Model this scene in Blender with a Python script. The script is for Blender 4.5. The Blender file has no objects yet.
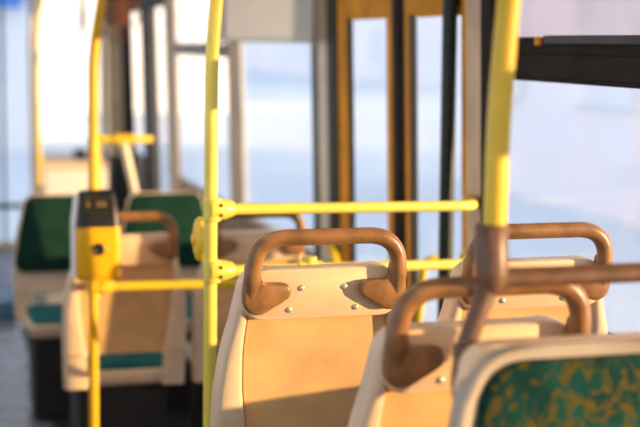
import bpy, bmesh, math, random
from mathutils import Vector, Matrix
random.seed(4)
S = bpy.context.scene
C = S.collection
PI = math.pi

# ------------------------------------------------------------------ materials
def mat(name, col, rough=.5, var=.08, scale=6, metal=0, bump=0, spec=.5, col2=None, bscale=60):
    m = bpy.data.materials.new(name); m.use_nodes = True
    nt = m.node_tree; b = nt.nodes['Principled BSDF']
    b.inputs['Roughness'].default_value = rough
    b.inputs['Metallic'].default_value = metal
    b.inputs['Specular IOR Level'].default_value = spec
    tc = nt.nodes.new('ShaderNodeTexCoord')
    n = nt.nodes.new('ShaderNodeTexNoise'); n.inputs['Scale'].default_value = scale
    n.inputs['Detail'].default_value = 5
    nt.links.new(tc.outputs['Object'], n.inputs['Vector'])
    r = nt.nodes.new('ShaderNodeValToRGB')
    c2 = col2 or tuple(max(0, c * (1 - 2.2 * var)) for c in col)
    c1 = tuple(min(1, c * (1 + var)) for c in col)
    r.color_ramp.elements[0].position = .3; r.color_ramp.elements[0].color = (*c2, 1)
    r.color_ramp.elements[1].position = .65; r.color_ramp.elements[1].color = (*c1, 1)
    nt.links.new(n.outputs['Fac'], r.inputs['Fac'])
    nt.links.new(r.outputs['Color'], b.inputs['Base Color'])
    if bump:
        n2 = nt.nodes.new('ShaderNodeTexNoise'); n2.inputs['Scale'].default_value = bscale
        nt.links.new(tc.outputs['Object'], n2.inputs['Vector'])
        bp = nt.nodes.new('ShaderNodeBump'); bp.inputs['Strength'].default_value = bump
        bp.inputs['Distance'].default_value = .004
        nt.links.new(n2.outputs['Fac'], bp.inputs['Height'])
        nt.links.new(bp.outputs['Normal'], b.inputs['Normal'])
    return m

def glass(name, tint, gloss=.05, veil=None, veil_amt=0):
    m = bpy.data.materials.new(name); m.use_nodes = True
    nt = m.node_tree; nt.nodes.clear()
    o = nt.nodes.new('ShaderNodeOutputMaterial')
    t = nt.nodes.new('ShaderNodeBsdfTransparent'); t.inputs[0].default_value = (*tint, 1)
    g = nt.nodes.new('ShaderNodeBsdfGlossy'); g.inputs['Roughness'].default_value = .02
    mx = nt.nodes.new('ShaderNodeMixShader'); mx.inputs[0].default_value = gloss
    nt.links.new(t.outputs[0], mx.inputs[1]); nt.links.new(g.outputs[0], mx.inputs[2])
    last = mx
    if veil:
        d = nt.nodes.new('ShaderNodeBsdfTranslucent'); d.inputs[0].default_value = (*veil, 1)
        m2 = nt.nodes.new('ShaderNodeMixShader'); m2.inputs[0].default_value = veil_amt
        nt.links.new(mx.outputs[0], m2.inputs[1]); nt.links.new(d.outputs[0], m2.inputs[2])
        last = m2
    nt.links.new(last.outputs[0], o.inputs[0])
    return m

def fabric(name, base, base2, ochre, amount):
    m = bpy.data.materials.new(name); m.use_nodes = True
    nt = m.node_tree; b = nt.nodes['Principled BSDF']; b.inputs['Roughness'].default_value = .95
    b.inputs['Specular IOR Level'].default_value = .15
    L = nt.links.new
    tc = nt.nodes.new('ShaderNodeTexCoord')
    n1 = nt.nodes.new('ShaderNodeTexNoise'); n1.inputs['Scale'].default_value = 14; n1.inputs['Detail'].default_value = 3
    L(tc.outputs['Object'], n1.inputs['Vector'])
    rg = nt.nodes.new('ShaderNodeValToRGB')
    rg.color_ramp.elements[0].position = .4; rg.color_ramp.elements[0].color = (*base, 1)
    rg.color_ramp.elements[1].position = .62; rg.color_ramp.elements[1].color = (*base2, 1)
    L(n1.outputs['Fac'], rg.inputs['Fac'])
    n2 = nt.nodes.new('ShaderNodeTexNoise'); n2.inputs['Scale'].default_value = 33
    n2.inputs['Detail'].default_value = 2; n2.inputs['Distortion'].default_value = 2.2
    mp = nt.nodes.new('ShaderNodeMapping'); mp.inputs['Location'].default_value = (.31, 0, .17)
    mp.inputs['Scale'].default_value = (1.0, 1, .75); mp.inputs['Rotation'].default_value = (0, .5, 0)
    L(tc.outputs['Object'], mp.inputs['Vector']); L(mp.outputs[0], n2.inputs['Vector'])
    rm = nt.nodes.new('ShaderNodeValToRGB')
    rm.color_ramp.elements[0].position = 1 - amount - .03; rm.color_ramp.elements[0].color = (0, 0, 0, 1)
    rm.color_ramp.elements[1].position = 1 - amount + .04; rm.color_ramp.elements[1].color = (1, 1, 1, 1)
    L(n2.outputs['Fac'], rm.inputs['Fac'])
    mx = nt.nodes.new('ShaderNodeMix'); mx.data_type = 'RGBA'
    L(rm.outputs['Color'], mx.inputs[0]); L(rg.outputs['Color'], mx.inputs[6])
    mx.inputs[7].default_value = (*ochre, 1)
    L(mx.outputs[2], b.inputs['Base Color'])
    n3 = nt.nodes.new('ShaderNodeTexNoise'); n3.inputs['Scale'].default_value = 900
    L(tc.outputs['Object'], n3.inputs['Vector'])
    bp = nt.nodes.new('ShaderNodeBump'); bp.inputs['Strength'].default_value = .25; bp.inputs['Distance'].default_value = .001
    L(n3.outputs['Fac'], bp.inputs['Height']); L(bp.outputs['Normal'], b.inputs['Normal'])
    return m

M = {}
M['beige'] = mat('beige_plastic', (.72, .53, .36), .42, .05, 9, bump=.04, bscale=220)
M['plate'] = mat('cream_plastic', (.86, .60, .37), .40, .04, 9, bump=.04, bscale=220)
M['pale'] = mat('pale_grey_plastic', (.40, .33, .27), .5, .05, 9)
M['brown'] = mat('brown_handle_plastic', (.30, .145, .055), .36, .18, 22, bump=.1, bscale=90)
M['darkbrown'] = mat('dark_brown_plastic', (.155, .075, .04), .4, .18, 22, bump=.1, bscale=90)
M['panel'] = mat('weathered_tan_panel', (.74, .44, .19), .45, .10, 7, bump=.06, bscale=120)
M['bolt'] = mat('bolt_metal', (.80, .68, .52), .3, .05, 30, metal=.5)
M['green'] = fabric('green_fabric_pattern', (.004, .034, .029), (.008, .062, .050), (.095, .070, .012), .45)
M['green_plain'] = fabric('green_fabric', (.005, .030, .022), (.008, .040, .028), (.012, .045, .028), .38)
M['teal'] = fabric('teal_fabric', (.012, .10, .10), (.02, .14, .135), (.02, .11, .09), .35)
M['yellow'] = mat('yellow_paint', (.84, .56, .025), .33, .04, 12)
M['lemon'] = mat('lemon_yellow_paint', (.80, .66, .10), .35, .05, 12)
M['signal'] = mat('signal_yellow_plastic', (.92, .47, .006), .38, .03, 12)
M['black'] = mat('black_plastic', (.012, .011, .011), .35, .1, 20)
M['screen'] = mat('dark_screen', (.02, .017, .012), .12, .1, 20)
M['gold'] = mat('gold_print', (.14, .085, .025), .5, .1, 30)
M['dark'] = mat('dark_rubber', (.014, .012, .012), .6, .2, 12)
M['darkgreen'] = mat('dark_green_seal', (.008, .022, .016), .45, .2, 12)
M['char'] = mat('charcoal_frame', (.020, .0145, .0115), .7, .25, 9, spec=.2)
M['orange'] = mat('amber_door_paint', (.85, .36, .03), .7, .12, 5, spec=.15)
M['tan'] = mat('tan_lining', (.74, .55, .36), .6, .1, 5)
M['wallm'] = mat('grey_beige_wall', (.42, .36, .31), .6, .08, 4)
M['lining'] = mat('brown_lining', (.36, .24, .14), .65, .1, 6)
M['grey'] = mat('grey_pillar', (.11, .105, .10), .7, .1, 5, spec=.2)
M['lgrey'] = mat('light_grey_pillar', (.52, .54, .54), .7, .06, 5)
M['blind'] = None
M['floor'] = mat('floor_vinyl', (.15, .165, .19), .25, .3, 9, bump=.1)
M['ceil'] = mat('ceiling_panel', (.75, .73, .70), .6, .04, 4)
M['cream'] = mat('cream_panel', (.80, .68, .52), .5, .06, 4)
M['white'] = mat('white_panel', (.80, .78, .74), .5, .04, 4)
M['blue'] = mat('blue_panel', (.08, .20, .33), .5, .1, 4)
M['leather'] = mat('brown_leather', (.05, .022, .015), .6, .2, 20)
M['redleather'] = mat('red_brown_leather', (.12, .03, .018), .6, .2, 20)
M['cable'] = mat('grey_tube', (.10, .10, .10), .4, .1, 20)
M['snow'] = mat('snow_ground', (.64, .70, .76), 1, .04, .15, spec=0)
M['pinkwall'] = mat('pale_pink_plaster', (.92, .88, .91), .9, .04, .2)
M['creamwall'] = mat('pale_cream_plaster', (.92, .92, .93), .9, .04, .2)
M['bluewall'] = mat('blue_cladding', (.05, .25, .75), .6, .1, .3)
M['pane_dark'] = mat('far_window', (.80, .84, .90), .3, .1, .5)
M['roof'] = mat('snowy_roof', (.85, .88, .94), .8, .04, .3)
M['glass'] = glass('clear_glass', (.97, .98, .99), .03)
M['frost'] = glass('smoky_glass', (.86, .79, .79), .03, (.75, .68, .68), .03)

def cloth_mat(name, front, through, k):
    m = bpy.data.materials.new(name); m.use_nodes = True
    nt = m.node_tree; nt.nodes.clear()
    o = nt.nodes.new('ShaderNodeOutputMaterial'); d = nt.nodes.new('ShaderNodeBsdfDiffuse'); t = nt.nodes.new('ShaderNodeBsdfTranslucent')
    n = nt.nodes.new('ShaderNodeTexNoise'); n.inputs['Scale'].default_value = 8
    rr = nt.nodes.new('ShaderNodeValToRGB'); rr.color_ramp.elements[0].color = (*[c * .93 for c in front], 1); rr.color_ramp.elements[1].color = (*front, 1)
    nt.links.new(n.outputs['Fac'], rr.inputs['Fac']); nt.links.new(rr.outputs[0], d.inputs[0]); t.inputs[0].default_value = (*through, 1)
    mx = nt.nodes.new('ShaderNodeMixShader'); mx.inputs[0].default_value = k
    nt.links.new(d.outputs[0], mx.inputs[1]); nt.links.new(t.outputs[0], mx.inputs[2]); nt.links.new(mx.outputs[0], o.inputs[0])
    return m
M['blind'] = cloth_mat('blind_fabric', (.90, .87, .83), (.75, .74, .73), .38)

def emis(name, col, s):
    m = bpy.data.materials.new(name); m.use_nodes = True
    nt = m.node_tree; nt.nodes.clear()
    o = nt.nodes.new('ShaderNodeOutputMaterial'); e = nt.nodes.new('ShaderNodeEmission')
    e.inputs[0].default_value = (*col, 1); e.inputs[1].default_value = s
    nt.links.new(e.outputs[0], o.inputs[0]); return m
M['fill_glow'] = emis('fill_emission', (1, .82, .62), 13.0)  # glow of the added overhead strips that brighten the interior

# ------------------------------------------------------------------ mesh helpers
def box(bm, x0, x1, y0, y1, z0, z1, shear=None):
    vs = [bm.verts.new((x, y, z)) for x in (x0, x1) for y in (y0, y1) for z in (z0, z1)]
    for q in ((0, 1, 3, 2), (4, 6, 7, 5), (0, 4, 5, 1), (2, 3, 7, 6), (0, 2, 6, 4), (1, 5, 7, 3)):
        bm.faces.new([vs[i] for i in q])
    return vs

def loft(bm, rings, cap=True, closed=True):
    R = [[bm.verts.new(p) for p in r] for r in rings]
    n = len(rings[0])
    for a, b in zip(R, R[1:]):
        for i in range(n if closed else n - 1):
            j = (i + 1) % n
            bm.faces.new((a[i], a[j], b[j], b[i]))
    if cap:
        bm.faces.new(list(reversed(R[0]))); bm.faces.new(R[-1])

def smooth_path(pts, rad, seg=7, lim=.49):
    """polyline with rounded corners; rad: one radius or a list per inner vertex"""
    pts = [Vector(p) for p in pts]; out = [pts[0]]
    for i in range(1, len(pts) - 1):
        r = rad[i - 1] if isinstance(rad, (list, tuple)) else rad
        a, b, c = pts[i - 1], pts[i], pts[i + 1]
        d1, d2 = (a - b).normalized(), (c - b).normalized()
        t = min(r, (a - b).length * lim, (c - b).length * lim)
        p, q = b + d1 * t, b + d2 * t
        for k in range(seg + 1):
            u = k / seg
            out.append(p * (1 - u) ** 2 + b * 2 * u * (1 - u) + q * u * u)
    out.append(pts[-1]); return out

def tube(bm, path, r, n=14, cap=True):
    path = [Vector(p) for p in path]
    rr = r if isinstance(r, (list, tuple)) else [r] * len(path)
    t0 = (path[1] - path[0]).normalized()
    up = Vector((0, 0, 1)) if abs(t0.z) < .9 else Vector((1, 0, 0))
    nx = t0.cross(up).normalized(); rings = []
    for i, p in enumerate(path):
        if i == 0: t = t0
        elif i == len(path) - 1: t = (path[i] - path[i - 1]).normalized()
        else: t = ((path[i + 1] - path[i]).normalized() + (path[i] - path[i - 1]).normalized()).normalized()
        nx = (nx - t * nx.dot(t)).normalized(); ny = t.cross(nx)
        rings.append([p + (nx * math.cos(a) + ny * math.sin(a)) * rr[i] for a in (2 * PI * k / n for k in range(n))])
    loft(bm, rings, cap)

def prism(bm, poly, y0, y1, bev=0):
    """polygon in (x,z) extruded along y with softened edges"""
    c = Vector((sum(p[0] for p in poly) / len(poly), sum(p[1] for p in poly) / len(poly)))
    def ring(y, s):
        out = []
        for p in poly:
            d = Vector(p) - c; l = d.length
            k = (l - s) / l if l > 1e-6 else 1
            out.append((c.x + d.x * k, y, c.y + d.y * k))
        return out
    if bev: loft(bm, [ring(y0, bev), ring(y0 + bev * .35, bev * .3), ring(y0 + bev, 0), ring(y1 - bev, 0), ring(y1 - bev * .35, bev * .3), ring(y1, bev)])
    else: loft(bm, [ring(y0, 0), ring(y1, 0)])

def obj(name, bm, m, parent=None, smooth=False, bevel=0, sub=0):
    bmesh.ops.recalc_face_normals(bm, faces=bm.faces)
    me = bpy.data.meshes.new(name); bm.to_mesh(me); bm.free()
    me.materials.append(m)
    if smooth:
        for p in me.polygons: p.use_smooth = True
        me.set_sharp_from_angle(angle=math.radians(48))
    o = bpy.data.objects.new(name, me); C.objects.link(o)
    if parent: o.parent = parent
    if bevel:
        b = o.modifiers.new('soft_edges', 'BEVEL'); b.width = bevel; b.segments = 3; b.limit_method = 'ANGLE'
        b.angle_limit = math.radians(40)
        for p in me.polygons: p.use_smooth = True
        b.harden_normals = True
    return o

def thing(name, label, cat, loc=(0, 0, 0), rotz=0, group=None):
    o = bpy.data.objects.new(name, None); C.objects.link(o)
    o.location = loc; o.rotation_euler = (0, 0, rotz)
    o['label'] = label; o['category'] = cat
    if group: o['group'] = group
    o.empty_display_size = .1
    return o

def tag(o, label, cat, group=None):
    o['label'] = label; o['category'] = cat
    if group: o['group'] = group
    return o

def struct(o, label=None):
    o['kind'] = 'structure'
    if label: o['label'] = label
    return o

def dup(root, loc, rotz, label, group=None):
    r = root.copy(); C.objects.link(r); r.location = loc; r.rotation_euler = (0, 0, rotz); r['label'] = label
    if group: r['group'] = group
    elif 'group' in r: del r['group']
    for ch in list(root.children):
        c = ch.copy(); C.objects.link(c); c.parent = r
        for g in ch.children:
            d = g.copy(); C.objects.link(d); d.parent = c
    return r

# ------------------------------------------------------------------ the right wall (leans in towards the top)
def WX(z, d=0): return 1.6 + (1.7 - z) * .03 - d
def wbox(bm, y0, y1, z0, z1, d0, d1):
    vs = [bm.verts.new((WX(z, d), y, z)) for d in (d1, d0) for y in (y0, y1) for z in (z0, z1)]
    for q in ((0, 1, 3, 2), (4, 6, 7, 5), (0, 4, 5, 1), (2, 3, 7, 6), (0, 2, 6, 4), (1, 5, 7, 3)):
        bm.faces.new([vs[i] for i in q])

ZT, ZC = 2.02, 2.25
NEAR = (-1.2, .70, .955)          # y0, y1, sill of the window beside the camera
bm = bmesh.new()
wbox(bm, -1.6, NEAR[1] + .05, -.3, NEAR[2], -.06, 0)
wbox(bm, NEAR[1] + .05, 3.62, -.3, .955, -.06, 0); wbox(bm, 3.62, 3.86, -.3, .76, -.06, 0)
wbox(bm, 5.22, 9.28, -.3, .76, -.06, 0)
wbox(bm, 10.02, 11.06, -.3, .76, -.06, 0)
wbox(bm, -1.6, 11.06, ZT, ZC, -.06, 0)
for a, b in ((-1.6, -1.2), (.70, .78)): wbox(bm, a, b, .76, ZT, -.06, 0)
struct(obj('wall_right', bm, M['lining']))

def pillar(n, y0, y1, z0, z1, m, d=.005):
    bm = bmesh.new(); wbox(bm, y0, y1, z0, z1, -.02, d)
    return struct(obj('trim_%d' % n, bm, m))
pillar(1, 3.70, 3.815, .0, ZC, M['tan'], .02)
pillar(2, 3.815, 3.85, .0, ZC, M['char'], .006)
pillar(3, 3.62, 3.70, .0, ZC, M['char'], .02)
pillar(4, 5.345, 5.50, .76, ZC, M['cream'], .004)
pillar(5, 5.22, 5.345, .0, ZC, M['dark'], .008)
pillar(6, 5.50, 5.585, .76, ZC, M['darkgreen'], .006)
pillar(7, 7.10, 7.28, .76, ZC, M['tan'], .006)
pillar(8, 6.99, 7.10, .76, ZC, M['tan'], .004)
pillar(9, 8.95, 9.25, .0, ZC, M['tan'], .006)
pillar(10, 10.02, 10.42, .0, ZC, M['grey'], .006)

def window(n, y0, y1, z0, z1, bar=None, m=M['char'], low='glass', high='frost', fw=.03):
    bm = bmesh.new()
    wbox(bm, y0, y0 + fw, z0, z1, -.012, .003); wbox(bm, y1 - fw, y1, z0, z1, -.012, .003)
    wbox(bm, y0 + fw, y1 - fw, z0, z0 + fw, -.012, .003); wbox(bm, y0 + fw, y1 - fw, z1 - fw, z1, -.012, .003)
    w = struct(obj('window_%d' % n, bm, m))
    if bar:
        b2 = bmesh.new(); wbox(b2, y0 + fw, y1 - fw, bar[0], bar[1], -.03, .018)
        wbox(b2, y0 + fw, y1 - fw, bar[0] + .012, bar[0] + .075, .018, .026)
        obj('vent_bar', b2, m, w, bevel=.004)
        b3 = bmesh.new(); wbox(b3, y0 + fw, y1 - fw, bar[1], z1 - fw, -.008, -.005); obj('vent_pane', b3, M[high], w)
    b4 = bmesh.new(); wbox(b4, y0 + fw, y1 - fw, z0 + fw, (bar[0] if bar else z1 - fw), -.008, -.005)
    obj('pane', b4, M[low], w)
    return w
w1 = window(1, .78, 3.62, .955, ZT, (1.603, 1.723))
bm = bmesh.new()
wbox(bm, 1.15, 3.25, 1.705, 1.727, .018, .034); obj('vent_rail', bm, M['grey'], w1, bevel=.003)
bm = bmesh.new(); wbox(bm, 3.285, 3.315, 1.700, 1.724, .018, .030)
obj('orange_glint', bm, M['orange'], w1, bevel=.003)  # orange reflection on the vent bar, put in as a small amber block
window(2, 5.585, 6.99, .76, ZT, None, M['lgrey'], fw=.02)
window(3, 7.28, 8.95, .76, ZT, (1.61, 1.69), M['wallm'], high='glass')
window(4, 10.42, 11.0, .76, ZT, None, M['grey'])
window(5, NEAR[0], NEAR[1], NEAR[2], ZT, None)

# roller blind over the upper half of window 2
t = thing('window_blind', 'pale roller blind drawn over the upper part of the window beyond the doors', 'blind', (WX(2.0, .06), 6.33, 1.99))
bm = bmesh.new(); box(bm, -.004, .004, -.98, .86, -.285, 0)
obj('blind_fabric', bm, M['blind'], t)
bm = bmesh.new(); tube(bm, [(0, -.98, -.285), (0, .86, -.285)], .008, 10); obj('bottom_bar', bm, M['blind'], t, True)
bm = bmesh.new(); tube(bm, [(0, -1.0, .0), (0, .88, .0)], .03, 14); obj('roller', bm, M['cream'], t, True)

# ------------------------------------------------------------------ doors in the right wall
bm = bmesh.new(); wbox(bm, 3.865, 5.22, 1.90, ZT, -.02, .006)
struct(obj('trim_11', bm, M['orange']))
def door(n, y0, y1, sa, sb):
    bm = bmesh.new()
    wbox(bm, y0, y0 + sa, .04, 1.90, -.014, .0); wbox(bm, y1 - sb, y1, .04, 1.90, -.014, .0)
    wbox(bm, y0 + sa, y1 - sb, 1.79, 1.90, -.014, .0); wbox(bm, y0 + sa, y1 - sb, .04, .32, -.014, .0)
    d = struct(obj('door_%d' % n, bm, M['orange'], bevel=.002))
    b = bmesh.new(); wbox(b, y0 + sa, y1 - sb, .32, 1.79, -.009, -.006); obj('pane', b, M['glass'], d)
    return d
d1 = door(1, 3.87, 4.415, .03, .085)
b = bmesh.new(); wbox(b, 4.325, 4.362, .30, 1.80, -.012, .003); obj('seal', b, M['dark'], d1)
d2 = door(2, 4.54, 5.215, .075, .15)
b = bmesh.new(); wbox(b, 5.045, 5.075, .30, 1.80, -.012, .003); obj('seal', b, M['char'], d2)
b = bmesh.new(); wbox(b, 4.425, 4.54, .04, 1.90, -.014, .004); wbox(b, 4.45, 4.49, .04, 1.90, .004, .012)
struct(obj('trim_12', b, M['char']))
# black leaning rod on the nearer leaf and curved yellow pull rails
b = bmesh.new(); tube(b, [(WX(1.86, .03), 3.915, 1.86), (WX(.3, .03), 4.00, .30)], .024, 12)
box(b, WX(1.84, .035), WX(1.84, -.002), 3.905, 3.93, 1.82, 1.85); box(b, WX(.34, .035), WX(.34, -.002), 3.985, 4.01, .325, .355)
obj('door_rod', b, M['darkgreen'], d1, True)
b = bmesh.new()
tube(b, smooth_path([(WX(1.0, -.005), 4.05, 1.0), (WX(1.0, .07), 4.05, 1.0), (WX(.75, .07), 4.12, .72), (WX(.55, .07), 4.30, .55), (WX(.55, -.005), 4.30, .55)], .06), .013, 10)
obj('pull_rail', b, M['yellow'], d1, True)
b = bmesh.new()
tube(b, smooth_path([(WX(.90, -.005), 5.14, .90), (WX(.90, .07), 5.14, .90), (WX(.6, .07), 4.78, .58), (WX(.6, -.005), 4.78, .58)], .05), .018, 10)
obj('pull_rail', b, M['yellow'], d2, True)
# front door
bm = bmesh.new()
for a, c in ((9.28, 9.36), (9.94, 10.02)): wbox(bm, a, c, .04, ZT, -.045, 0)
wbox(bm, 9.36, 9.94, .04, .2, -.045, 0); wbox(bm, 9.36, 9.94, 1.94, ZT, -.045, 0)
d3 = struct(obj('door_3', bm, M['grey']))
b = bmesh.new(); wbox(b, 9.36, 9.94, .2, 1.94, -.027, -.02); obj('pane', b, M['glass'], d3)

# ------------------------------------------------------------------ floor, podium, ceiling, other walls
bm = bmesh.new(); box(bm, -.95, 1.68, -1.6, 11.06, -.06, 0)
struct(obj('floor', bm, M['floor']))
bm = bmesh.new(); box(bm, .5, 1.60, -1.6, 3.30, .001, .252)
struct(obj('floor_podium', bm, M['floor'], bevel=.01))
bm = bmesh.new(); box(bm, .55, 1.60, -1.0, 1.86, .253, .308)
struct(obj('floor_plinth', bm, M['floor'], bevel=.01))
bm = bmesh.new(); box(bm, .49, 1.55, 4.80, 5.30, .001, .032); box(bm, .50, 1.55, 5.30, 7.9, .001, .02)
struct(obj('floor_step', bm, M['dark']))
bm = bmesh.new(); box(bm, -.95, 1.66, -1.6, 11.06, ZC, ZC + .05)
struct(obj('ceiling', bm, M['ceil']))
bm = bmesh.new()
box(bm, -.95, -.89, -1.6, 11.06, 0, .8); box(bm, -.95, -.89, -1.6, 11.06, 2.0, ZC)
for y in (-1.6, .3, 2.2, 4.1, 6.0, 7.9, 9.6, 10.96): box(bm, -.95, -.89, y, y + .1, .8, 2.0)
struct(obj('wall_left', bm, M['wallm']))
bm = bmesh.new()
box(bm, -.89, 1.55, -1.66, -1.6, 0, .95); box(bm, -.89, 1.55, -1.66, -1.6, 2.0, ZC)
for x in (-.89, 1.47): box(bm, x, x + .08, -1.66, -1.6, .95, 2.0)
struct(obj('wall_rear', bm, M['wallm']))
# front end
bm = bmesh.new(); box(bm, -.89, 1.56, 11.0, 11.06, 0, .06); box(bm, -.89, 1.56, 11.0, 11.06, 2.12, ZC)
struct(obj('wall_front', bm, M['cream']))
bm = bmesh.new(); box(bm, 1.345, 1.42, 10.94, 11.0, .06, ZC); struct(obj('trim_13', bm, M['lgrey'], bevel=.01))
def lean(n, y, xa, xb, dx, z0, m, d=.06):
    bm = bmesh.new()
    vs = [bm.verts.new(p) for p in ((xa + dx, y, z0), (xb + dx, y, z0), (xb + dx, y + d, z0), (xa + dx, y + d, z0), (xa, y, 2.24), (xb, y, 2.24), (xb, y + d, 2.24), (xa, y + d, 2.24))]
    for q in ((3, 2, 1, 0), (4, 5, 6, 7), (0, 1, 5, 4), (1, 2, 6, 5), (2, 3, 7, 6), (3, 0, 4, 7)): bm.faces.new([vs[i] for i in q])
    struct(obj('trim_%d' % n, bm, m))
lean(14, 10.80, 1.385, 1.515, .03, .0, M['grey'])
lean(15, 10.50, 1.445, 1.53, .055, .0, M['dark'])
bm = bmesh.new()
box(bm, .56, .585, 11.0, 11.05, .06, 2.12); box(bm, .79, .815, 11.0, 11.05, .06, 2.12)
box(bm, -.89, .56, 11.0, 11.05, .33, .37); box(bm, .585, .79, 11.0, 11.05, .33, .37)
w6 = struct(obj('window_6', bm, M['darkgreen']))
b = bmesh.new(); box(b, -.85, 1.345, 11.02, 11.026, .06, 2.12); obj('pane', b, M['glass'], w6)
bm = bmesh.new(); box(bm, .05, .49, 8.25, 9.1, .001, .10); struct(obj('floor_ledge', bm, M['blue'], bevel=.01))
# dashboard along the windscreen
t = thing('dashboard', 'beige dashboard ledge running under the windscreen', 'dashboard', (.95, 10.25, 0))
bm = bmesh.new(); box(bm, -.13, .34, -.15, .65, .001, .74); obj('body', bm, M['white'], t, bevel=.02)
bm = bmesh.new(); box(bm, -.15, .34, -.19, .65, .74, .79); obj('top_ledge', bm, M['tan'], t, bevel=.01)
bm = bmesh.new(); box(bm, .12, .22, .1, .2, .79, .86); obj('instrument_box', bm, M['grey'], t, bevel=.015)

# ------------------------------------------------------------------ seats
Y_OFF = lambda z: -(z - .60) * .10 + .036            # recline of the back; plate face stays near y=0
HW = [(.37, .224), (.45, .227), (.53, .229), (.60, .230), (.68, .227), (.76, .216), (.80, .207), (.84, .196), (.91, .181)]
TOPZ = .958
WIDE = 0
def hw(z): return WIDE + hw0(z)
def hw0(z):
    for (a, b), (c, d) in zip(HW, HW[1:]):
        if z <= c: return b + (d - b) * max(0, (z - a)) / (c - a)
    return HW[-1][1]
def inset(z, R):                                      # rounded top corners
    k = TOPZ - z
    if k >= R: return 0
    return R - math.sqrt(max(0, R * R - (R - k) ** 2))
def edge(z): return .024 + max(0, min(1, (.86 - z) / .36)) * .056
def shell_ring(z, R=.05, full=True):
    h = hw(z) - inset(z, R); y0 = Y_OFF(z)
    dep = .058; e = edge(z)
    half = [(0, .030), (h - e - .008, .030), (h - e, .003), (h - e + .006, 0), (h - .012, 0), (h - .003, .006), (h + .001, .016), (h + .004, dep - .010),
            (h + .002, dep - .002), (h - .004, dep), (h - .012, dep - .004), (h - .024, dep - .010), (h * .55, dep - .014), (0, dep - .014)]
    r = half + [(-x, y) for x, y in reversed(half[1:-1])]
    return [(x, y + y0, z) for x, y in r]
def flange_ring(z, s):
    h = hw(z); y0 = Y_OFF(z); dep = .058; e = edge(z)
    half = [(h - e - .004, .024), (h - e, .003), (h - e + .006, 0), (h - .012, 0), (h - .003, .006), (h + .001, .016), (h + .004, dep - .010),
            (h + .002, dep - .002), (h - .004, dep), (h - .012, dep - .004), (h - .024, dep - .010), (h - e, .04)]
    return [(s * x, y + y0, z) for x, y in (half if s > 0 else reversed(half))]

def stub_poly(s):
    P = [(-.150, .012), (-.148, -.010), (-.143, -.020), (-.134, -.0255), (-.115, -.0255), (-.100, -.026), (-.087, -.029), (-.080, -.037), (-.078, -.049), (-.083, -.060), (-.100, -.072),
         (-.118, -.082), (-.131, -.090), (-.144, -.0955), (-.158, -.096), (-.170, -.091), (-.179, -.081), (-.1845, -.067), (-.1855, -.050), (-.184, -.030), (-.181, -.010), (-.181, .012)]
    P = [(s * -x, z) for x, z in P]
    return P if s > 0 else list(reversed(P))

def rrect(w0, w1, z0, z1, r, n=5):
    """rounded shape, half-widths w0 (bottom) and w1 (top)"""
    out = []
    for cx, cz, a0 in ((w1 - r, z1 - r, 0), (-(w1 - r), z1 - r, PI / 2), (-(w0 - r), z0 + r, PI), (w0 - r, z0 + r, 1.5 * PI)):
        for k in range(n + 1):
            a = a0 + k / n * PI / 2; out.append((cx + r * math.cos(a), cz + r * math.sin(a)))
    return out
def tilt(bm, z_from=0):
    for v in bm.verts: v.co.y += Y_OFF(v.co.z) - Y_OFF(TOPZ)

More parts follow.
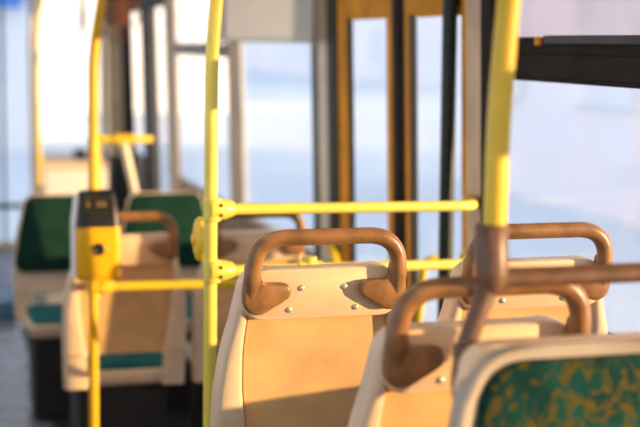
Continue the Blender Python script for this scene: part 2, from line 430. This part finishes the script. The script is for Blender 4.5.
def make_seat(label, cat, loc, rotz, group, handle='loop', R=.05, wide=0, rim=.022, thick=.026, back_fabric=M['green_plain'], seat_fabric=M['teal'], shell=M['beige']):
    global WIDE
    WIDE = wide
    t = thing('bus_seat', label, cat, loc, rotz, group)
    zs = [.498, .53, .57, .60, .64, .68, .72, .76, .80, .84, .88, .908, .918, .928, .937, .944, .950, .955, TOPZ]
    bm = bmesh.new(); loft(bm, [shell_ring(z, R) for z in zs])
    for s in (-1, 1): loft(bm, [flange_ring(z, s) for z in (.372, .40, .45, .505)])
    obj('backrest_shell', bm, shell, t, True)
    if handle != 'none':                              # weathered panel lying in the recess of the back
        bm = bmesh.new()
        loft(bm, [[(x, y + Y_OFF(z), z) for x, y in ((-(hw(z) - edge(z) - .012), .0305), (-(hw(z) - edge(z) - .010), .026), (hw(z) - edge(z) - .010, .026), (hw(z) - edge(z) - .010, .0305))] for z in (.50, .60, .66, .72, .78, .846)])
        obj('back_panel', bm, M['panel'], t)
    y0 = Y_OFF(TOPZ)
    # head panel
    if handle != 'none':
        bm = bmesh.new(); prism(bm, rrect(.181 + wide, .173 + wide, .845, TOPZ + .001, .045), -.012, .034, .008)
        tilt(bm)
        for v in bm.verts: v.co.y += y0
        obj('head_panel', bm, M['plate'], t, True)
        for x, z in ((-.050, -.042), (.048, -.042), (-.076, -.090), (.076, -.090)):
            bm = bmesh.new()
            bmesh.ops.create_uvsphere(bm, u_segments=12, v_segments=8, radius=.0068)
            for v in bm.verts: v.co.y *= .55
            zz = TOPZ + z
            bmesh.ops.translate(bm, verts=bm.verts, vec=(x, Y_OFF(zz) - .013, zz))
            obj('bolt', bm, M['bolt'], t, True)
    if handle == 'loop':
        bm = bmesh.new(); zt = TOPZ + .074; r = .0183
        pts = [(-.1640, .008, TOPZ - .075), (-.1655, .006, TOPZ - .045), (-.1655, 0, TOPZ - .012), (-.1635, 0, zt), (.1635, 0, zt), (.1655, 0, TOPZ - .012), (.1655, .006, TOPZ - .045), (.1640, .008, TOPZ - .075)]
        path = smooth_path(pts, [.008, .008, .074, .074, .008, .008], 12, .86)
        tube(bm, [p + Vector((0, -.030, 0)) for p in path], [r * (1 if p.z > TOPZ - .025 else max(.5, 1 - (TOPZ - .025 - p.z) * 10)) for p in path], 16)
        for s in (-1, 1):
            prism(bm, [(x, z + TOPZ) for x, z in stub_poly(s)], -.035, -.010, .006)
        tilt(bm)
        for v in bm.verts: v.co.y += y0
        obj('grab_handle', bm, M['brown'], t, True)
    if handle == 'pole':                              # handle with a sleeve that takes the upright pole
        bm = bmesh.new(); zt = TOPZ + .088; r = .0155
        pts = [(.176, 0, TOPZ - .06), (.172, 0, TOPZ - .02), (.126, 0, zt), (-.185, 0, zt), (-.215, 0, TOPZ + .0), (-.220, 0, TOPZ - .06)]
        path = smooth_path(pts, [.02, .03, .06, .02], 9)
        tube(bm, [p + Vector((0, -.030, 0)) for p in path], r, 16)
        tube(bm, [(.127, -.030, zt - .022), (.126, -.030, zt - .008), (.125, -.030, zt + .012), (.125, -.030, zt + .080), (.125, -.030, zt + .083)], [.016, .022, .0258, .0258, .0235], 20)
        for s in (-1, 1):
            prism(bm, [(x * 1.04, z + TOPZ - .02) for x, z in stub_poly(s)], -.040, -.010, .007)
        tilt(bm)
        for v in bm.verts: v.co.y += y0
        obj('grab_handle', bm, M['darkbrown'], t, True)
    # back cushion on the front side
    bm = bmesh.new()
    prism(bm, rrect(hw(.62) - rim, hw(.9) - rim - .002, .60, TOPZ - rim - .002, max(R - rim * .5, .03)), .040, .040 + thick, .012)
    for v in bm.verts: v.co.y += Y_OFF(v.co.z)
    obj('back_cushion', bm, back_fabric, t, True)
    # pan and cushion
    bm = bmesh.new()
    def pan_ring(z, g, f): return [(x * 1.0, .30 + (yy), z) for x, yy in rrect(.198 - g + wide, .192 - g + wide, -.215 + g, .20 - g + f, .05)]
    loft(bm, [pan_ring(.365, .03, 0), pan_ring(.372, .01, 0), pan_ring(.39, 0, 0), pan_ring(.425, 0, .005), pan_ring(.432, .006, .005), pan_ring(.428, .016, .005)])
    obj('seat_pan', bm, shell, t, True)
    bm = bmesh.new()
    loft(bm, [pan_ring(.418, .022, 0), pan_ring(.435, .018, 0), pan_ring(.448, .024, 0), pan_ring(.452, .04, 0)])
    obj('seat_cushion', bm, seat_fabric, t, True)
    # pedestal
    bm = bmesh.new(); box(bm, -.17, .17, .13, .46, .0, .365); obj('pedestal', bm, M['dark'], t, bevel=.012)
    return t

GA = 'cream seats with brown grab handles'
SEAT_LOOP = make_seat('cream bus seat in sharp focus at the centre, whole brown grab handle in clear view', 'seat', (.822, 2.765, .253), 0, None)
dup(SEAT_LOOP, (1.328, 2.765, .252), 0, 'cream seat beside the window, half hidden behind the brown sleeve and brown rail')
dup(SEAT_LOOP, (.893, 2.045, .272), 0, 'cream seat with brown handle standing right behind the green patterned seat back')
K1 = dup(SEAT_LOOP, (.690, 4.845, .032), 0, 'blurred cream seat right behind the yellow ticket validator')
dup(SEAT_LOOP, (1.178, 4.845, .032), 0, 'blurred cream seat mostly hidden behind the yellow pole with the round stop button')
SEAT_PLAIN = make_seat('green backed seat facing the camera, left of the yellow ticket validator', 'seat', (.594, 6.36, .02), PI, None, handle='none', R=.055, rim=.003, thick=.034)
dup(SEAT_PLAIN, (1.083, 6.36, .02), PI, 'green backed seat facing the camera, right of the yellow ticket validator')
make_seat('green and ochre patterned seat back nearest the camera, below the brown rail', 'seat', (.941, 1.805, .302), PI, None, handle='pole', R=.085, wide=.02, rim=.017, thick=.020,
          back_fabric=M['green'], seat_fabric=M['green'], shell=M['pale'])

# ------------------------------------------------------------------ yellow rails and poles
def clamp(parent, c, axis, m, r=.030, l=.06):
    bm = bmesh.new(); a = Vector(axis).normalized() * l; c = Vector(c)
    tube(bm, [c - a * .15, c, c + a * .6, c + a], [r * .95, r, r * .92, r * .66], 14)
    o = obj('clamp', bm, m, parent, True)
    side = Vector((0, -1, 0))
    for k in (-1, 1):
        b = bmesh.new(); bmesh.ops.create_uvsphere(b, u_segments=8, v_segments=6, radius=.0045)
        bmesh.ops.translate(b, verts=b.verts, vec=c + a * .33 + side * r * .93 + Vector((0, 0, k * r * .42)))
        obj('screw', b, M['char'], o, True)
    return o
def collar(parent, c, m, r=.024, h=.06):
    bm = bmesh.new(); c = Vector(c)
    tube(bm, [c - Vector((0, 0, h / 2)), c + Vector((0, 0, h / 2))], r, 16); return obj('collar', bm, m, parent, True, bevel=.003)

t = thing('handrail_barrier', 'yellow barrier before the doors with tall pole and two cross rails', 'handrail', (.706, 3.40, 0))
bm = bmesh.new(); tube(bm, smooth_path([(-.006, 0, .0), (-.004, 0, 1.15), (-.002, 0, 1.66), (.012, 0, 1.82), (.04, 0, ZC)], .12), .0178, 16)
obj('pole', bm, M['lemon'], t, True)
for z0, z1 in ((1.2635, 1.242), (1.100, 1.073)):
    bm = bmesh.new(); tube(bm, smooth_path([(0, 0, z0), (.790, .12, z1), (.862, .325, z1 - .014)], .05), .0150, 14); obj('rail', bm, M['lemon'], t, True)
    clamp(t, (0, 0, z0), (.79, .13, 0), M['lemon'])
    clamp(t, (.862, .325, z1 - .014), (-.07, -.2, .012), M['yellow'], .026, .05)
    collar(t, (0, 0, z0), M['lemon'])
bm = bmesh.new(); tube(bm, [(.245, .040, 1.0917), (.315, .0515, 1.0893)], .021, 14); obj('sleeve', bm, M['lemon'], t, True)
bm = bmesh.new(); tube(bm, [(.28, .046, 1.105), (.28, .046, 1.123)], .02, 14); obj('sleeve_boss', bm, M['lemon'], t, True)

# stop button on that pole
t = thing('stop_button', 'round yellow stop button housing on the tall pole between the two cross rails', 'button', (.702, 3.462, 1.177))
bm = bmesh.new(); n = 20
rings = []
for d, r in ((-.005, .040), (.0, .046), (.016, .047), (.026, .042), (.031, .030)):
    rings.append([(-d, r * math.cos(a) * .9, r * 1.30 * math.sin(a)) for a in (2 * PI * k / n for k in range(n))])
loft(bm, rings); obj('housing', bm, M['yellow'], t, True)
bm = bmesh.new()
loft(bm, [[(-d, r * math.cos(a), r * math.sin(a)) for a in (2 * PI * k / n for k in range(n))] for d, r in ((.029, .018), (.036, .017), (.038, .012))])
obj('push_button', bm, M['signal'], t, True)

# near pole that stands in the brown sleeve
bm = bmesh.new()
tube(bm, smooth_path([(.8205, 1.848, 1.430), (.8215, 1.848, 1.58), (.831, 1.848, 1.75), (.87, 1.848, ZC)], [.1, .2]), .0183, 18)
tag(obj('grab_pole', bm, M['yellow'], smooth=True), 'thick yellow pole nearest the camera, rising out of a brown sleeve', 'pole')

# far pole with cross rail, carrying the validator
t = thing('handrail_post', 'yellow pole behind the ticket validator with a low rail to the right', 'handrail', (.555, 4.71, 0))
bm = bmesh.new(); tube(bm, smooth_path([(-.01, 0, 0), (-.006, 0, 1.0), (.0, 0, 1.66), (.035, 0, 1.84), (.06, 0, ZC)], .12), .0172, 16)
obj('pole', bm, M['signal'], t, True)
bm = bmesh.new(); tube(bm, [(0, 0, .827), (.80, 0, .818)], .0165, 14); obj('rail', bm, M['yellow'], t, True)
bm = bmesh.new(); tube(bm, [(.80, 0, 0), (.80, 0, .845)], .0165, 14); obj('rail_post', bm, M['yellow'], t, True)
clamp(t, (-.004, 0, .827), (1, 0, 0), M['yellow'], .031, .07)
collar(t, (-.004, 0, .827), M['yellow'], .024, .07); collar(t, (-.002, 0, 1.33), M['yellow'], .021, .05)

# validator
t = thing('ticket_validator', 'yellow ticket validator with black top and round black button, mounted on a pole', 'ticket validator', (.555, 4.657, .868))
def vring(z, w, y0, y1, r=.022): return [(x, (y0 + y1) / 2 + yy, z) for x, yy in rrect(w, w, -(y1 - y0) / 2, (y1 - y0) / 2, r, 4)]
bm = bmesh.new()
loft(bm, [vring(.0, .066, -.05, .03), vring(.006, .074, -.058, .034), vring(.03, .0785, -.062, .034), vring(.15, .079, -.062, .034), vring(.188, .078, -.062, .034)])
obj('body', bm, M['signal'], t, True)
bm = bmesh.new()
loft(bm, [vring(.188, .0765, -.061, .033), vring(.235, .074, -.058, .032), vring(.295, .0645, -.040, .030), vring(.306, .060, -.035, .028), vring(.312, .050, -.028, .022)])
obj('black_top', bm, M['black'], t, True)
bm = bmesh.new()
vs = [bm.verts.new(p) for p in ((-.052, -.0605, .222), (.052, -.0605, .222), (.047, -.0460, .285), (-.047, -.0460, .285), (-.052, -.055, .222), (.052, -.055, .222), (.047, -.040, .285), (-.047, -.040, .285))]
for q in ((3, 2, 1, 0), (4, 5, 6, 7), (0, 1, 5, 4), (1, 2, 6, 5), (2, 3, 7, 6), (3, 0, 4, 7)): bm.faces.new([vs[i] for i in q])
scr = obj('screen', bm, M['screen'], t)
for x0, x1 in ((-.040, -.026), (-.006, .030)):
    bm = bmesh.new()
    for z0, z1 in ((.258, .278),):
        f = lambda z: -.0605 + (z - .222) / .063 * .0145 - .0012
        vv = [bm.verts.new(p) for p in ((x0, f(z0), z0), (x1, f(z0), z0), (x1, f(z1), z1), (x0, f(z1), z1), (x0, f(z0) + .002, z0), (x1, f(z0) + .002, z0), (x1, f(z1) + .002, z1), (x0, f(z1) + .002, z1))]
        for q in ((3, 2, 1, 0), (4, 5, 6, 7), (0, 1, 5, 4), (1, 2, 6, 5), (2, 3, 7, 6), (3, 0, 4, 7)): bm.faces.new([vv[i] for i in q])
    obj('display_symbol', bm, M['gold'], scr)
bm = bmesh.new()
loft(bm, [[(r * math.cos(a), y, .112 + r * math.sin(a)) for a in (2 * PI * k / 20 for k in range(20))] for y, r in ((-.060, .022), (-.066, .022), (-.068, .018), (-.064, .013), (-.064, .002))])
obj('button', bm, M['black'], t, True)
bm = bmesh.new()
loft(bm, [[(x, y, z) for x, y in ((-.087, -.030), (-.0785, -.050), (-.0785, .03), (-.087, .03))] for z in (.012, .20)])
loft(bm, [[(x, y, z) for x, y in ((-.087 + k, -.030), (-.0765 + k, -.046 + k * .5), (-.0765 + k, .028), (-.087 + k, .028))] for z, k in ((.20, 0), (.295, .012))])
obj('side_cover', bm, M['white'], t)

# far rails: cross rail behind the green seats with a leaning strut, and a slim curved pole by the windscreen
t = thing('cross_rail', 'pale yellow rail behind the green seats with a leaning beige strut', 'handrail', (.98, 6.62, 1.212))
bm = bmesh.new(); tube(bm, [(-.19, 0, 0), (.085, 0, 0), (.092, 0, 0)], [.0185, .0185, .012], 12); obj('rail', bm, M['yellow'], t, True)
bm = bmesh.new(); tube(bm, [(-.055, 0, -.005), (.005, -.02, -.30), (.02, -.05, -1.19)], .021, 12); obj('strut', bm, M['cream'], t, True)
bm = bmesh.new(); tube(bm, [(-.10, 0, 0), (-.01, 0, 0)], .027, 12); obj('joint', bm, M['yellow'], t, True)
bm = bmesh.new(); tube(bm, [(-.185, 0, .03), (-.185, 0, -.05), (-.18, -.02, -1.19)], .016, 12); obj('end_post', bm, M['yellow'], t, True)
bm = bmesh.new()
tube(bm, smooth_path([(.72, 9.25, 0), (.715, 9.25, 1.0), (.715, 9.25, 1.70), (.735, 9.25, 1.92), (.80, 9.25, ZC)], .2), .019, 14)
tag(obj('curved_pole', bm, M['yellow'], smooth=True), 'slim curved yellow pole in front of the windscreen at the far left', 'pole')
bm = bmesh.new()
tube(bm, smooth_path([(.735, 9.9, 0), (.715, 9.9, 1.70), (.74, 9.9, 1.95), (.80, 9.9, ZC)], .2), .017, 14)
tag(obj('curved_pole', bm, M['tan'], smooth=True), 'tan curved pole just left of the slim yellow one by the windscreen', 'pole')

# ceiling rail with straps
t = thing('ceiling_rail', 'rail under the ceiling that the straps hang from', 'handrail', (1.0, 8.2, 2.2))
bm = bmesh.new(); tube(bm, [(-.14, 0, 0), (.28, 0, 0)], .014, 12); obj('rail', bm, M['yellow'], t, True)
for x in (-.13, .27):
    bm = bmesh.new(); tube(bm, [(x, 0, 0), (x, 0, .05)], .01, 10); obj('bracket', bm, M['yellow'], t, True)
def hang(x, y, z0, z1, w, label, m, lm, ring=.028):
    t = thing('hanging_strap', label, 'strap', (x, y, z0))
    l = z0 - z1 - 2.6 * ring
    bm = bmesh.new(); box(bm, -w / 2, w / 2, -.004, .004, -l, 0); obj('band', bm, m, t, bevel=.002)
    bm = bmesh.new()
    pts = [(ring * math.sin(a), 0, -l - 1.3 * ring + 1.3 * ring * math.cos(a)) for a in (2 * PI * k / 24 for k in range(25))]
    tube(bm, pts, .0055, 8, cap=False); obj('loop', bm, lm, t, True)
hang(.905, 8.2, 2.186, 1.69, .026, 'dark strap with a pale loop hanging in front of the bright windscreen', M['leather'], M['tan'])
hang(1.075, 8.2, 2.186, 1.70, .075, 'dark brown strap hanging just right of the curved end of the validator pole', M['leather'], M['leather'], .035)
hang(1.145, 8.2, 2.186, 1.70, .08, 'red brown strap, middle one of the dark cluster near the grey pillar', M['redleather'], M['redleather'], .035)
hang(1.215, 8.2, 2.186, 1.80, .075, 'shorter brown strap, right one of the dark cluster near the grey pillar', M['leather'], M['leather'], .03)


# ------------------------------------------------------------------ outside
bm = bmesh.new(); box(bm, -120, 160, -60, 260, -.8, -.45)
struct(obj('ground', bm, M['snow']))
def building(name, loc, w, d, h, m, label, floors, cols, rotz=0):
    t = thing(name, label, 'building', loc, rotz, None)
    bm = bmesh.new(); box(bm, -w / 2, w / 2, 0, d, 0, h); obj('wall', bm, m, t)
    bm = bmesh.new(); box(bm, -w / 2 - .4, w / 2 + .4, -.4, d + .4, h, h + .5); obj('roof', bm, M['roof'], t)
    for f in range(floors):
        for c in range(cols):
            x = -w / 2 + (c + .5) * w / cols; z = 1.4 + f * 3.3
            b = bmesh.new(); box(b, x - .8, x + .8, -.08, .05, z, z + 1.7); obj('window', b, M['pane_dark'], t)
    return t
building('apartment_building', (8.2, 15.2, -.45), 9.6, 9, 9, M['pinkwall'], 'pale building close outside the right window beside the brown sleeve', 2, 3, -PI / 2)
building('snowy_house', (5.2, 40, -.45), 8, 6, 6, M['creamwall'], 'white house standing beyond the windscreen behind the slim yellow pole', 1, 3, 0)
building('long_house', (24, 82, -.45), 50, 9, 9, M['pinkwall'], 'long pale house seen blurred through the far door leaf and side windows', 2, 9, -PI / 2)
bt = building('office_building', (-4.5, 27, -.45), 13, 9, 9, M['creamwall'], 'pale building with a blue panel at the far left edge of the windscreen', 2, 5, -.12)
b = bmesh.new(); box(b, 5.55, 6.3, -.2, -.02, 2.75, 3.9); obj('blue_panel', b, M['bluewall'], bt)

# ------------------------------------------------------------------ light
w = bpy.data.worlds.new('sky'); S.world = w; w.use_nodes = True
nt = w.node_tree; bg = nt.nodes['Background']
tc = nt.nodes.new('ShaderNodeTexCoord'); sp = nt.nodes.new('ShaderNodeSeparateXYZ'); rp = nt.nodes.new('ShaderNodeValToRGB')
nt.links.new(tc.outputs['Generated'], sp.inputs[0]); nt.links.new(sp.outputs['Z'], rp.inputs[0])
e = rp.color_ramp.elements
e[0].position = 0; e[0].color = (.90, .93, .97, 1)
e[1].position = .9; e[1].color = (.66, .76, .94, 1)
nt.links.new(rp.outputs[0], bg.inputs[0]); bg.inputs[1].default_value = 1.5

l = bpy.data.lights.new('sun', 'SUN'); l.energy = 9.5; l.color = (1, .66, .30); l.angle = math.radians(.8)
so = bpy.data.objects.new('sun', l); C.objects.link(so)
so.rotation_euler = Vector((.866, -.50, .075)).to_track_quat('Z', 'Y').to_euler()

# glowing strips under the ceiling, out of view, added to fill the interior
for i, y in enumerate((.6, 3.0, 5.4)):
    t = thing('fill_strip', 'long white fill strip added out of view above the aisle', 'lamp', (.35, y, ZC - .001), 0, 'added fill strips along the aisle')
    bm = bmesh.new(); box(bm, -.07, .07, -.6, .6, -.03, 0); obj('housing', bm, M['white'], t, bevel=.005)
    bm = bmesh.new(); box(bm, -.055, .055, -.57, .57, -.045, -.03); obj('glow_face', bm, M['fill_glow'], t, bevel=.004)

# ------------------------------------------------------------------ camera
th, p, ph = math.radians(16.4), math.radians(7.3), .013
F = Vector((math.sin(th) * math.cos(p), math.cos(th) * math.cos(p), -math.sin(p)))
R0 = Vector((math.cos(th), -math.sin(th), 0)); U0 = R0.cross(F)
R = R0 * math.cos(ph) + U0 * math.sin(ph); U = U0 * math.cos(ph) - R0 * math.sin(ph)
cd = bpy.data.cameras.new('camera'); co = bpy.data.objects.new('camera', cd); C.objects.link(co)
m = Matrix((R, U, -F)).transposed().to_4x4(); m.translation = (0, 0, 1.7); co.matrix_world = m
cd.sensor_width = 36; cd.lens = 36 * 1333 / 640; cd.clip_start = .05; cd.clip_end = 600
cd.dof.use_dof = True; cd.dof.focus_distance = 2.88; cd.dof.aperture_fstop = 2.2
S.camera = co
S.view_settings.view_transform = 'Standard'; S.view_settings.look = 'None'
S.view_settings.gamma = 1; S.view_settings.use_curve_mapping = False; S.view_settings.exposure = 0
S.cycles.use_denoising = True
S.cycles.max_bounces = 10; S.cycles.transparent_max_bounces = 24
